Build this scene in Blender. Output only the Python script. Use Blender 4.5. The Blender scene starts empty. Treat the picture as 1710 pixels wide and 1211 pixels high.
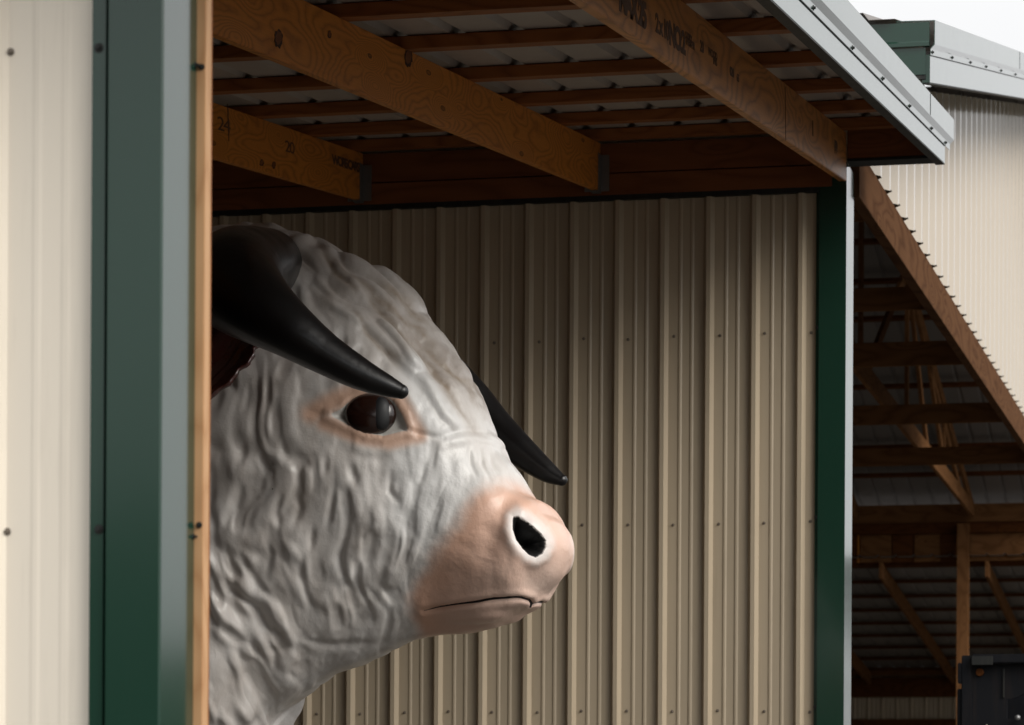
import bpy, bmesh, math, random
import numpy as np
from mathutils import Vector, Matrix
# ------------------------------------------------------------------ camera
FOC = 5400.0; YAW = math.atan(1225 / 5400); HY = 1420.0; ROLL = 0.0055
CAM0 = np.array([0, 0, 1.6])
FWD = np.array([-math.sin(YAW), math.cos(YAW), 0]); _rt = np.array([math.cos(YAW), math.sin(YAW), 0]); _up = np.array([0, 0, 1.0])
RT2 = _rt * math.cos(ROLL) + _up * math.sin(ROLL); UP2 = -_rt * math.sin(ROLL) + _up * math.cos(ROLL)
def ray(u, v): return RT2 * (u - 855) / FOC + UP2 * (HY - v) / FOC + FWD
def onY(u, v, Y): d = ray(u, v); return CAM0 + d * (Y / d[1])
def onX(u, v, X): d = ray(u, v); return CAM0 + d * (X / d[0])
scene = bpy.context.scene
COL = scene.collection
cam_d = bpy.data.cameras.new("camera"); cam = bpy.data.objects.new("camera", cam_d); COL.objects.link(cam)
cam_d.sensor_width = 36; cam_d.lens = 36 * FOC / 1710; cam_d.shift_y = (HY - 605.5) / 1710
cam_d.clip_start = .1; cam_d.clip_end = 3000
cam.matrix_world = Matrix(((RT2[0], UP2[0], -FWD[0], 0), (RT2[1], UP2[1], -FWD[1], 0), (RT2[2], UP2[2], -FWD[2], 1.6), (0, 0, 0, 1)))
cam_d.dof.use_dof = True; cam_d.dof.focus_distance = 11.6; cam_d.dof.aperture_fstop = 8.0
scene.camera = cam
# ------------------------------------------------------------------ overcast sky and a weak wide sun
SUN_DIR = Vector((.78, -.40, .60)).normalized()
world = bpy.data.worlds.new("World"); scene.world = world; world.use_nodes = True
wn = world.node_tree; wn.nodes.clear()
def WN(t, **k):
    n = wn.nodes.new(t)
    for a, b in k.items(): setattr(n, a, b)
    return n
sky = WN('ShaderNodeTexSky', sky_type='NISHITA', sun_disc=False)
sky.sun_elevation = math.asin(SUN_DIR.z); sky.sun_rotation = math.atan2(SUN_DIR.x, SUN_DIR.y)
sky.air_density = 1.0; sky.dust_density = 4.0
hs = WN('ShaderNodeHueSaturation'); hs.inputs['Saturation'].default_value = .12
tc = WN('ShaderNodeTexCoord'); nz = WN('ShaderNodeTexNoise'); nz.inputs['Scale'].default_value = 1.6; nz.inputs['Detail'].default_value = 4
grd = WN('ShaderNodeSeparateXYZ'); gz = WN('ShaderNodeMapRange'); gz.inputs['From Min'].default_value = 0; gz.inputs['From Max'].default_value = 1; gz.inputs['To Min'].default_value = .78; gz.inputs['To Max'].default_value = 1.7
mulg = WN('ShaderNodeMix', data_type='RGBA', blend_type='MULTIPLY'); mulg.inputs['Factor'].default_value = 1
rmp = WN('ShaderNodeMapRange'); rmp.inputs['To Min'].default_value = .93; rmp.inputs['To Max'].default_value = 1.05
mulc = WN('ShaderNodeMix', data_type='RGBA', blend_type='MULTIPLY'); mulc.inputs['Factor'].default_value = 1
mixc = WN('ShaderNodeMix', data_type='RGBA'); mixc.inputs['Factor'].default_value = .8; mixc.inputs['B'].default_value = (8.75, 8.78, 8.85, 1)
bg = WN('ShaderNodeBackground'); bg.inputs['Strength'].default_value = .125
wo = WN('ShaderNodeOutputWorld')
L = wn.links.new
L(sky.outputs[0], hs.inputs['Color']); L(hs.outputs[0], mixc.inputs['A'])
L(tc.outputs['Generated'], nz.inputs['Vector']); L(nz.outputs['Fac'], rmp.inputs['Value'])
L(mixc.outputs['Result'], mulc.inputs['A']); L(rmp.outputs[0], mulc.inputs['B'])
L(tc.outputs['Generated'], grd.inputs[0]); L(grd.outputs[2], gz.inputs['Value']); L(mulc.outputs['Result'], mulg.inputs['A']); L(gz.outputs[0], mulg.inputs['B'])
L(mulg.outputs['Result'], bg.inputs['Color']); L(bg.outputs[0], wo.inputs['Surface'])
sd = bpy.data.lights.new("sun", 'SUN'); sd.energy = 2.0; sd.angle = math.radians(36); sd.color = (1, .95, .87)
so = bpy.data.objects.new("sun", sd); COL.objects.link(so)
so.rotation_euler = SUN_DIR.to_track_quat('Z', 'Y').to_euler()
scene.view_settings.view_transform = 'Standard'; scene.view_settings.look = 'None'
scene.view_settings.exposure = 0.0; scene.view_settings.gamma = 1
scene.cycles.max_bounces = 10; scene.cycles.diffuse_bounces = 6

# ------------------------------------------------------------------ materials
def new_mat(name):
    m = bpy.data.materials.new(name); m.use_nodes = True; nt = m.node_tree
    return m, nt, nt.nodes['Principled BSDF']
def N(nt, t, **k):
    n = nt.nodes.new(t)
    for a, b in k.items():
        if a in n.inputs and not hasattr(n, a): n.inputs[a].default_value = b
        else: setattr(n, a, b)
    return n
def math_n(nt, op, a, b=None, c=None):
    n = nt.nodes.new('ShaderNodeMath'); n.operation = op
    for i, x in enumerate((a, b, c)):
        if x is None: continue
        if isinstance(x, (int, float)): n.inputs[i].default_value = x
        else: nt.links.new(x, n.inputs[i])
    return n.outputs[0]
def ramp(nt, fac, stops):
    n = nt.nodes.new('ShaderNodeValToRGB'); cr = n.color_ramp
    while len(cr.elements) < len(stops): cr.elements.new(.5)
    for e, (p, c) in zip(cr.elements, stops): e.position = p; e.color = (*c, 1)
    nt.links.new(fac, n.inputs[0]); return n.outputs[0]
def mixrgb(nt, f, a, b, mode='MIX'):
    n = nt.nodes.new('ShaderNodeMix'); n.data_type = 'RGBA'; n.blend_type = mode
    for s, x in (('Factor', f), ('A', a), ('B', b)):
        if isinstance(x, (int, float)): n.inputs[s].default_value = x
        elif isinstance(x, tuple): n.inputs[s].default_value = (*x, 1)
        else: nt.links.new(x, n.inputs[s])
    return n.outputs['Result']
def noise(nt, vec, scale, detail=3, rough=.5, dist=0, dim='3D', w=None):
    n = nt.nodes.new('ShaderNodeTexNoise'); n.noise_dimensions = dim
    n.inputs['Scale'].default_value = scale; n.inputs['Detail'].default_value = detail; n.inputs['Roughness'].default_value = rough; n.inputs['Distortion'].default_value = dist
    nt.links.new(vec, n.inputs['Vector'])
    if w is not None: nt.links.new(w, n.inputs['W'])
    return n.outputs['Fac']
def mapping(nt, vec, sc=(1, 1, 1), loc=(0, 0, 0)):
    n = nt.nodes.new('ShaderNodeMapping'); n.inputs['Scale'].default_value = sc; n.inputs['Location'].default_value = loc
    nt.links.new(vec, n.inputs['Vector']); return n.outputs[0]
def bump(nt, h, strength, dist, bs):
    n = nt.nodes.new('ShaderNodeBump'); n.inputs['Strength'].default_value = strength; n.inputs['Distance'].default_value = dist
    nt.links.new(h, n.inputs['Height']); nt.links.new(n.outputs[0], bs.inputs['Normal'])
def painted(name, col, rough=.35, ior=1.5, var=.08, coat=0, dirt=(.2, .17, .13), dirta=.12, wav=.0, rv=.18):
    m, nt, b = new_mat(name)
    g = N(nt, 'ShaderNodeTexCoord').outputs['Object']
    n1 = noise(nt, mapping(nt, g, (1.2, 1.2, .35)), 1.6, 4, .55)
    n2 = noise(nt, mapping(nt, g, (18, 18, 1.5)), 1.5, 3, .6)
    base = mixrgb(nt, math_n(nt, 'MULTIPLY', n1, var * 2), col, tuple(c * .72 for c in col))
    f = math_n(nt, 'MULTIPLY', math_n(nt, 'SMOOTH_MIN', math_n(nt, 'MULTIPLY', math_n(nt, 'SUBTRACT', n2, .52), 4), 1, .1), dirta)
    base = mixrgb(nt, math_n(nt, 'MAXIMUM', f, 0), base, dirt)
    nt.links.new(base, b.inputs['Base Color'])
    r = math_n(nt, 'MULTIPLY_ADD', noise(nt, g, 9, 4), rv, rough - rv / 2); nt.links.new(r, b.inputs['Roughness'])
    b.inputs['IOR'].default_value = ior; b.inputs['Coat Weight'].default_value = coat; b.inputs['Coat Roughness'].default_value = .08
    if wav: bump(nt, noise(nt, mapping(nt, g, (3, 3, .8)), 2.0, 2), wav, .01, b)
    return m
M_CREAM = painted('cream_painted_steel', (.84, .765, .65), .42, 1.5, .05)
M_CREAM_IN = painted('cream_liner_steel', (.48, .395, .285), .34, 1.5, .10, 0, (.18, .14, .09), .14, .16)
M_CREAM_B = painted('glossy_cream_steel', (.56, .485, .39), .12, 1.9, .04, 0, (.2, .17, .13), .05, 0, .04)
M_GREEN = painted('green_painted_steel', (.011, .042, .027), .17, 1.46, .06, .36, (.03, .04, .035), .02, 0, .03)
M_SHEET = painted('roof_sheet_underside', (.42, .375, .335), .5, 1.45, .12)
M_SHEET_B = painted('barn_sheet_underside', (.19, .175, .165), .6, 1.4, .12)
M_STEEL = painted('galvanised_steel', (.26, .26, .26), .42, 1.9, .2)
M_STEEL.node_tree.nodes['Principled BSDF'].inputs['Metallic'].default_value = .7
M_SCREW = painted('screw_head', (.17, .14, .11), .4)
M_DARKSTEEL = painted('dark_container_paint', (.0055, .006, .0085), .55, 1.3, .3, 0, (.03, .02, .015), .4, .15)
M_BLACK = painted('black_edge', (.006, .007, .006), .6)
def wood(name, dark, light, gscale=1.0, rough=.55, knots=1.0, fig=22.0, coat=0, spec=.2):
    m, nt, b = new_mat(name)
    g = N(nt, 'ShaderNodeTexCoord').outputs['Object']
    rnd = N(nt, 'ShaderNodeObjectInfo').outputs['Random']
    off = nt.nodes.new('ShaderNodeCombineXYZ'); nt.links.new(math_n(nt, 'MULTIPLY', rnd, 37.0), off.inputs[0]); nt.links.new(math_n(nt, 'MULTIPLY', rnd, 11.0), off.inputs[2])
    va = nt.nodes.new('ShaderNodeVectorMath'); va.operation = 'ADD'; nt.links.new(g, va.inputs[0]); nt.links.new(off.outputs[0], va.inputs[1])
    p = va.outputs[0]
    f = noise(nt, mapping(nt, p, (1.0 * gscale, 3.8 * gscale, 3.8 * gscale)), 1.0, 1.5, .45)
    wob = noise(nt, mapping(nt, p, (9, 26, 26)), 1.0, 2, .5)
    vo = nt.nodes.new('ShaderNodeTexVoronoi'); vo.inputs['Scale'].default_value = 1.0; vo.inputs['Randomness'].default_value = 1
    nt.links.new(mapping(nt, p, (1.7, 6.5, 6.5)), vo.inputs['Vector'])
    kd = vo.outputs['Distance']
    kn = math_n(nt, 'EXPONENT', math_n(nt, 'MULTIPLY', math_n(nt, 'POWER', math_n(nt, 'DIVIDE', kd, .26), 2.0), -1.0))
    fld = math_n(nt, 'ADD', math_n(nt, 'ADD', f, math_n(nt, 'MULTIPLY', kn, .30 * knots)), math_n(nt, 'MULTIPLY', wob, .035))
    s = math_n(nt, 'FRACT', math_n(nt, 'MULTIPLY', fld, fig))
    ringv = math_n(nt, 'POWER', math_n(nt, 'ABSOLUTE', math_n(nt, 'MULTIPLY_ADD', s, 2, -1)), 2.2)
    fine = noise(nt, mapping(nt, p, (5, 190, 190)), 1.0, 3, .6)
    big = noise(nt, mapping(nt, p, (1.2, 5, 5)), 1.0, 3, .6)
    col = mixrgb(nt, math_n(nt, 'MULTIPLY', ringv, .66), light, dark)
    col = mixrgb(nt, math_n(nt, 'MULTIPLY', fine, .35), col, tuple(c * .55 for c in dark))
    col = mixrgb(nt, math_n(nt, 'MULTIPLY', big, .55), col, tuple((a * .55 + c * .2) for a, c in zip(light, dark)))
    core = math_n(nt, 'LESS_THAN', kd, .052 * knots)
    ringk = math_n(nt, 'MULTIPLY', math_n(nt, 'LESS_THAN', kd, .07 * knots), math_n(nt, 'GREATER_THAN', kd, .052 * knots))
    col = mixrgb(nt, math_n(nt, 'MULTIPLY', core, .55), col, tuple(c * .45 for c in dark))
    col = mixrgb(nt, math_n(nt, 'MULTIPLY', ringk, .8), col, tuple(c * .15 for c in dark))
    nt.links.new(col, b.inputs['Base Color'])
    b.inputs['Roughness'].default_value = rough; b.inputs['Specular IOR Level'].default_value = spec
    b.inputs['Coat Weight'].default_value = coat; b.inputs['Coat Roughness'].default_value = .35
    bump(nt, math_n(nt, 'ADD', fine, math_n(nt, 'MULTIPLY', ringv, .4)), .35, .0012, b)
    return m
M_RAFTER = wood('rafter_lumber', (.24, .065, .010), (.80, .31, .055), 1.0, .5, 1.0, 26)
M_RAFTER_W = wood('weathered_rafter_lumber', (.13, .036, .008), (.76, .32, .085), .8, .45, .6, 18, 0, .25)
M_PURLIN = wood('red_brown_lumber', (.15, .045, .012), (.38, .14, .04), 1.3, .6, .8, 10)
M_HEADER = wood('header_lumber', (.13, .038, .012), (.28, .10, .034), .8, .6, .9, 9)
M_PINE = wood('fresh_pine', (.46, .22, .09), (.70, .42, .22), 1.4, .55, .9, 12)
M_BARNWOOD = wood('barn_lumber', (.045, .018, .008), (.16, .078, .038), .8, .9, .8, 10, 0, 0.02)
def ground_mat():
    m, nt, b = new_mat('gravel')
    g = N(nt, 'ShaderNodeTexCoord').outputs['Object']
    n = noise(nt, g, 30, 6, .7); n2 = noise(nt, g, .6, 4)
    c = ramp(nt, n, [(.3, (.03, .027, .024)), (.55, (.062, .056, .05)), (.75, (.11, .10, .09))])
    nt.links.new(mixrgb(nt, math_n(nt, 'MULTIPLY', n2, .4), c, (.13, .12, .10)), b.inputs['Base Color']); b.inputs['Roughness'].default_value = .95
    bump(nt, n, .8, .02, b)
    return m
M_GROUND = ground_mat()
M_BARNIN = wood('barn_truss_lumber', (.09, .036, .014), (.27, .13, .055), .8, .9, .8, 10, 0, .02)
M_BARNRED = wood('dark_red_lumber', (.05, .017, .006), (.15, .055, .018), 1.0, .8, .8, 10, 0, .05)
M_BOUNCE_CUT = wood('bounce_cut_boards', (.05, .02, .01), (.11, .05, .025), 1, .7)

# ------------------------------------------------------------------ object helpers
WM = {}
def reg(o, mw, parent=None):
    o.matrix_basis = mw if parent is None else WM[parent.name].inverted() @ mw
    if parent: o.parent = parent
    WM[o.name] = mw
def empty(name, loc, label, cat, group=None):
    o = bpy.data.objects.new(name, None); COL.objects.link(o); reg(o, Matrix.Translation(loc)); tag(o, label, cat, group); return o
def tag(o, label=None, cat=None, group=None, kind=None):
    if label: o['label'] = label
    if cat: o['category'] = cat
    if group: o['group'] = group
    if kind: o['kind'] = kind
def add_mesh(name, verts, faces, mat, parent=None, mw=None, smooth=False, mats=None, fm=None):
    me = bpy.data.meshes.new(name); me.from_pydata([tuple(v) for v in verts], [], [tuple(f) for f in faces])
    for m in (mats or [mat]): me.materials.append(m)
    if fm is not None: me.polygons.foreach_set('material_index', fm)
    if smooth: me.polygons.foreach_set('use_smooth', [True] * len(me.polygons))
    me.update()
    o = bpy.data.objects.new(name, me); COL.objects.link(o); reg(o, mw or Matrix.Identity(4), parent); return o
def box_bm(bm, x0, x1, y0, y1, z0, z1):
    vs = [bm.verts.new(p) for p in ((x0, y0, z0), (x1, y0, z0), (x1, y1, z0), (x0, y1, z0), (x0, y0, z1), (x1, y0, z1), (x1, y1, z1), (x0, y1, z1))]
    for f in ((0, 3, 2, 1), (4, 5, 6, 7), (0, 1, 5, 4), (1, 2, 6, 5), (2, 3, 7, 6), (3, 0, 4, 7)): bm.faces.new([vs[i] for i in f])
def bm_obj(name, bm, mat, parent=None, mw=None, bevel=0, smooth=False):
    if bevel: bmesh.ops.bevel(bm, geom=bm.edges[:], offset=bevel, segments=2, affect='EDGES', clamp_overlap=True)
    bmesh.ops.recalc_face_normals(bm, faces=bm.faces[:])
    me = bpy.data.meshes.new(name); bm.to_mesh(me); bm.free(); me.materials.append(mat)
    if smooth: me.polygons.foreach_set('use_smooth', [True] * len(me.polygons))
    o = bpy.data.objects.new(name, me); COL.objects.link(o); reg(o, mw or Matrix.Identity(4), parent); return o
def box(name, x0, x1, y0, y1, z0, z1, mat, parent, bevel=.002):
    c = ((x0 + x1) / 2, (y0 + y1) / 2, (z0 + z1) / 2); bm = bmesh.new()
    box_bm(bm, x0 - c[0], x1 - c[0], y0 - c[1], y1 - c[1], z0 - c[2], z1 - c[2])
    return bm_obj(name, bm, mat, parent, Matrix.Translation(c), bevel)
def board(name, p0, p1, w, h, mat, parent, upv=(0, 0, 1), bevel=.003):
    """board from p0 to p1 (axis through its centre), w across, h along upv; grain runs along local x"""
    p0 = Vector(p0); p1 = Vector(p1); x = (p1 - p0); ln = x.length; x.normalize()
    y = Vector(upv).cross(x).normalized(); z = x.cross(y)
    mw = Matrix((( x.x, y.x, z.x, (p0.x + p1.x) / 2), (x.y, y.y, z.y, (p0.y + p1.y) / 2), (x.z, y.z, z.z, (p0.z + p1.z) / 2), (0, 0, 0, 1)))
    bm = bmesh.new(); box_bm(bm, -ln / 2, ln / 2, -w / 2, w / 2, -h / 2, h / 2)
    return bm_obj(name, bm, mat, parent, mw, bevel)
def extrude_profile(name, pts, axis0, axis1, mat, parent, closed=True):
    """pts: (dx,dz) section, swept from axis0 to axis1 with vertical section planes"""
    a = Vector(axis0); b = Vector(axis1); n = len(pts)
    V = [a - a + Vector((p[0], 0, p[1])) for p in pts] + [(b - a) + Vector((p[0], 0, p[1])) for p in pts]
    Fc = [(i, (i + 1) % n, n + (i + 1) % n, n + i) for i in range(n if closed else n - 1)]
    if closed: Fc += [tuple(range(n))[::-1], tuple(range(n, 2 * n))]
    o = add_mesh(name, V, Fc, mat, parent, Matrix.Translation(a)); fixn(o); return o
def fixn(o):
    bm = bmesh.new(); bm.from_mesh(o.data); bmesh.ops.recalc_face_normals(bm, faces=bm.faces[:]); bm.to_mesh(o.data); bm.free()
def rib_profile(L, pitch, phase, base=.046, top=.018, hgt=.020, minor=True, mh=.0045):
    k = []
    i = math.floor(-phase / pitch) - 1
    while i * pitch + phase < L + pitch:
        c = i * pitch + phase
        k += [(c - base / 2, 0), (c - top / 2, hgt), (c + top / 2, hgt), (c + base / 2, 0)]
        if minor:
            for q in (1 / 3., 2 / 3.):
                m = c + pitch * (base / 2 / pitch + (1 - base / pitch) * q)
                k += [(m - .011, 0), (m - .004, mh), (m + .004, mh), (m + .011, 0)]
        i += 1
    k = [p for p in k if 0 < p[0] < L]
    return [(0, 0)] + k + [(L, 0)]
def sheet(name, org, a, b, nrm, La, pitch, phase, mat, parent, Lb=None, lo=None, hi=None, thick=.0012, **kw):
    """ribbed sheet: profile along a, extruded along b from lo(s) to hi(s)"""
    a = Vector(a); b = Vector(b); nrm = Vector(nrm); V = []; Fc = []
    pr = rib_profile(La, pitch, phase, **kw)
    lo = lo or (lambda s: 0); hi = hi or (lambda s: Lb)
    for s, h in pr: V.append(a * s + nrm * h + b * lo(s)); V.append(a * s + nrm * h + b * hi(s))
    for i in range(len(pr) - 1): Fc.append((2 * i, 2 * i + 2, 2 * i + 3, 2 * i + 1))
    o = add_mesh(name, V, Fc, mat, parent, Matrix.Translation(org))
    md = o.modifiers.new('thickness', 'SOLIDIFY'); md.thickness = thick; md.offset = 0
    return o
def screw_mesh(name, r=.0075):
    bm = bmesh.new()
    bmesh.ops.create_cone(bm, cap_ends=True, segments=14, radius1=r * 1.5, radius2=r * 1.35, depth=.002, matrix=Matrix.Translation((0, 0, .001)))
    bmesh.ops.create_cone(bm, cap_ends=True, segments=6, radius1=r * .82, radius2=r * .7, depth=.006, matrix=Matrix.Translation((0, 0, .005)))
    me = bpy.data.meshes.new(name); bm.to_mesh(me); bm.free(); return me
SCREW = screw_mesh('screw', .0055); SCREW.materials.append(M_SCREW)
SCREWF = screw_mesh('screw', .0055); SCREWF.materials.append(M_SCREW)
SCREWG = screw_mesh('screw', .0065); SCREWG.materials.append(M_BLACK)
def screw(loc, nrm, parent, me=None):
    o = bpy.data.objects.new('screw', me or SCREW); COL.objects.link(o)
    reg(o, Matrix.Translation(Vector(loc)) @ Vector(nrm).to_track_quat('Z', 'Y').to_matrix().to_4x4(), parent); return o
def text_mesh(name, s, size, mw, mat, parent, spacing=1.0, bold=0.0, shear=0):
    cu = bpy.data.curves.new(name, 'FONT'); cu.body = s; cu.size = size; cu.extrude = .0004; cu.offset = bold; cu.space_character = spacing; cu.shear = shear
    cu.align_x = 'CENTER'; cu.align_y = 'CENTER'
    t = bpy.data.objects.new('tmp', cu); COL.objects.link(t); dg = bpy.context.evaluated_depsgraph_get()
    me = bpy.data.meshes.new_from_object(t.evaluated_get(dg)); bpy.data.objects.remove(t); bpy.data.curves.remove(cu)
    me.materials.clear(); me.materials.append(mat)
    o = bpy.data.objects.new(name, me); COL.objects.link(o); reg(o, mw, parent); return o
NAIL = screw_mesh('screw', .0045); NAIL.materials.append(M_BLACK)
# ------------------------------------------------------------------ bull geometry (pure numpy)
def _h(ix, iy, iz, sd):
    n = (ix * 374761393 + iy * 668265263 + iz * 2147483647 * 3 + sd * 974634777) & 0x7fffffff
    n = ((n ^ (n >> 13)) * 1274126177) & 0x7fffffff
    n = ((n ^ (n >> 16)) * 2246822519) & 0x7fffffff
    return ((n ^ (n >> 15)) & 0xffff) / 32767.5 - 1.0
def vnoise(x, y, z, sd=0):
    ix, iy, iz = (np.floor(a).astype(np.int64) for a in (x, y, z))
    fx, fy, fz = x - ix, y - iy, z - iz
    fx, fy, fz = (f * f * f * (f * (f * 6 - 15) + 10) for f in (fx, fy, fz))
    r = 0
    for dx in (0, 1):
        for dy in (0, 1):
            for dz in (0, 1):
                w = (fx if dx else 1 - fx) * (fy if dy else 1 - fy) * (fz if dz else 1 - fz)
                r = r + w * _h(ix + dx, iy + dy, iz + dz, sd)
    return r
def sstep(a, b, x):
    t = np.clip((x - a) / (b - a), 0, 1); return t * t * (3 - 2 * t)
def seg_dist(px, py, pts):
    best = np.full(px.shape, 1e9); tt = np.zeros(px.shape)
    n = len(pts) - 1
    for i in range(n):
        ax, ay = pts[i]; bx, by = pts[i + 1]
        dx, dy = bx - ax, by - ay
        t = np.clip(((px - ax) * dx + (py - ay) * dy) / (dx * dx + dy * dy + 1e-9), 0, 1)
        d = np.hypot(px - ax - t * dx, py - ay - t * dy)
        m = d < best
        best = np.where(m, d, best); tt = np.where(m, (i + t) / n, tt)
    return best, tt
def poly_sd(px, py, poly):
    d, _ = seg_dist(px, py, list(poly) + [poly[0]])
    ins = np.zeros(px.shape, bool)
    n = len(poly)
    for i in range(n):
        x1, y1 = poly[i]; x2, y2 = poly[(i + 1) % n]
        c = ((y1 > py) != (y2 > py)) & (px < (x2 - x1) * (py - y1) / (y2 - y1 + 1e-12) + x1)
        ins ^= c
    return np.where(ins, -d, d)
def catmull(P, t):
    P = np.asarray(P, float); n = len(P) - 1
    i = np.clip(np.floor(t).astype(int), 0, n - 1); f = (t - i)[:, None]
    p0 = P[np.clip(i - 1, 0, n)]; p1 = P[i]; p2 = P[i + 1]; p3 = P[np.clip(i + 2, 0, n)]
    return 0.5 * (2 * p1 + (p2 - p0) * f + (2 * p0 - 5 * p1 + 4 * p2 - p3) * f * f + (3 * p1 - p0 - 3 * p2 + p3) * f ** 3)

BETA = math.radians(8.0)
BF = np.array([math.cos(BETA), -math.sin(BETA), 0.0])      # the bull faces along this
BL = np.array([math.sin(BETA), math.cos(BETA), 0.0])       # its far side
BM = None
def on_mid(u, v):
    d = ray(u, v); t = ((BM - CAM0) @ BL) / (d @ BL)
    return CAM0 + d * t
BM = onY(955, 915, 10.9)
# stations: top of profile, bottom of profile (photo measure), half width in metres, egg factor
STA = [
 (945, 910, 945, 921, .030, 0, 2.0),
 (941, 894, 940, 940, .095, 0, 2.0),
 (932, 875, 928, 963, .160, .04, 2.1),
 (918, 861, 908, 985, .205, .05, 2.3),
 (904, 838, 890, 1011, .238, .05, 2.35),
 (877, 824, 860, 1027, .250, .06, 2.35),
 (858, 787, 829, 1048, .252, .10, 2.35),
 (833, 751, 785, 1056, .258, .18, 2.35),
 (815, 706, 735, 1059, .272, .25, 2.4),
 (798, 660, 688, 1070, .300, .28, 2.45),
 (771, 607, 642, 1090, .335, .30, 2.45),
 (733, 559, 598, 1112, .372, .30, 2.45),
 (687, 490, 551, 1127, .400, .25, 2.4),
 (625, 440, 508, 1158, .420, .15, 2.3),
 (547, 405, 462, 1192, .435, .05, 2.25),
 (470, 379, 446, 1240, .450, .0, 2.2),
 (395, 378, 412, 1295, .480, .0, 2.2),
 (300, 390, 345, 1350, .520, .0, 2.2),
]
BODY = [  # along the body axis (m), top z, bottom z, half width
 (-1.75, 3.78, 1.72, .58), (-2.2, 3.86, 1.52, .66), (-2.8, 3.82, 1.44, .72), (-3.6, 3.68, 1.42, .74),
 (-4.4, 3.66, 1.48, .70), (-5.0, 3.62, 1.62, .62), (-5.35, 3.45, 1.95, .48), (-5.5, 3.1, 2.4, .24), (-5.53, 2.8, 2.65, .03)]
def bull_rows():
    R = []
    for (tu, tv, bu, bv, w, eg, n) in STA:
        T = on_mid(tu, tv) - BM; B = on_mid(bu, bv) - BM
        R.append((T @ BF, T[2], B @ BF, B[2], w, eg, n))
    for (a, zt, zb, w) in BODY:
        R.append((a, zt - BM[2], a, zb - BM[2], w, 0, 2.2))
    return np.array(R)
NECKROW = len(STA) - 1
def bull_mesh(nh=470, nb=60, m=420, disp=True):
    R = bull_rows(); K = len(R) - 1
    t = np.concatenate([np.linspace(0, NECKROW, nh) , np.linspace(NECKROW, K, nb)[1:]])
    S = catmull(R, t); S[:, 4] = np.maximum(S[:, 4], .004)
    ph = np.linspace(0, 2 * math.pi, m, endpoint=False)
    c = np.cos(ph)[None, :]; s = np.sin(ph)[None, :]
    n = S[:, 6:7]
    k = (np.abs(c) ** n + np.abs(s) ** n) ** (-1 / n)
    c2 = c * k; s2 = s * k
    mult = 1 - S[:, 5:6] * np.maximum(0, -c2) ** 1.3 * 1.3 - .35 * S[:, 5:6] * np.maximum(0, c2) ** 2
    ca = (S[:, 0:1] + S[:, 2:3]) / 2 + c2 * (S[:, 0:1] - S[:, 2:3]) / 2
    cz = (S[:, 1:2] + S[:, 3:4]) / 2 + c2 * (S[:, 1:2] - S[:, 3:4]) / 2
    cl = s2 * S[:, 4:5] * mult
    P = BM + ca[..., None] * BF + cz[..., None] * np.array([0, 0, 1.]) + cl[..., None] * BL
    return P, cl, t
def grid_normals(P):
    du = np.roll(P, -1, 1) - np.roll(P, 1, 1)
    dv = np.gradient(P, axis=0)
    N = np.cross(du, dv); N /= (np.linalg.norm(N, axis=-1, keepdims=True) + 1e-12)
    cen = P.mean(1, keepdims=True)
    if ((P - cen) * N).sum() < 0: N = -N
    return N
LOCKS = [[(665, 530), (720, 600), (765, 670), (795, 715)], [(600, 470), (660, 540), (700, 580), (745, 640), (770, 690)], [(690, 545), (740, 600), (790, 650), (815, 700)], [(560, 430), (640, 500), (700, 545), (735, 585)],
 [(530, 405), (560, 450), (600, 490)], [(620, 455), (680, 505), (722, 548)], [(580, 510), (630, 570), (680, 625)], [(700, 640), (735, 700), (760, 722)]]
NOSTRIL = [(857, 865), (864, 864), (872, 868), (890, 880), (903, 891), (911, 903), (911, 914), (904, 925), (893, 930), (882, 926), (871, 916), (862, 902), (856, 884)]
ALMOND = [(548, 692), (566, 684), (585, 668), (612, 656), (640, 658), (658, 670), (672, 693), (682, 718), (668, 720), (640, 727), (610, 722), (580, 708)]
PINK = [(890, 700), (893, 822), (868, 812), (838, 806), (806, 812), (786, 826), (774, 850), (764, 878), (745, 902), (722, 930), (704, 958), (690, 982), (684, 1000), (690, 1016), (696, 1040), (700, 1100), (1100, 1200), (1100, 700)]
MOUTH = [(709, 1019), (740, 1015), (770, 1010), (800, 1006), (826, 1001), (850, 999), (872, 1000), (886, 1004), (890, 1010), (888, 1020)]
def bull_fields(P, cl):
    lat = (P - BM) @ BL
    Q = P - np.where(lat > 0, 2 * lat, 0)[..., None] * BL      # far side folded on the near side: both sides alike
    q = Q - CAM0; z = q @ FWD
    u = 855 + FOC * (q @ RT2) / z; v = HY - FOC * (q @ UP2) / z
    return u, v, lat
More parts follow.
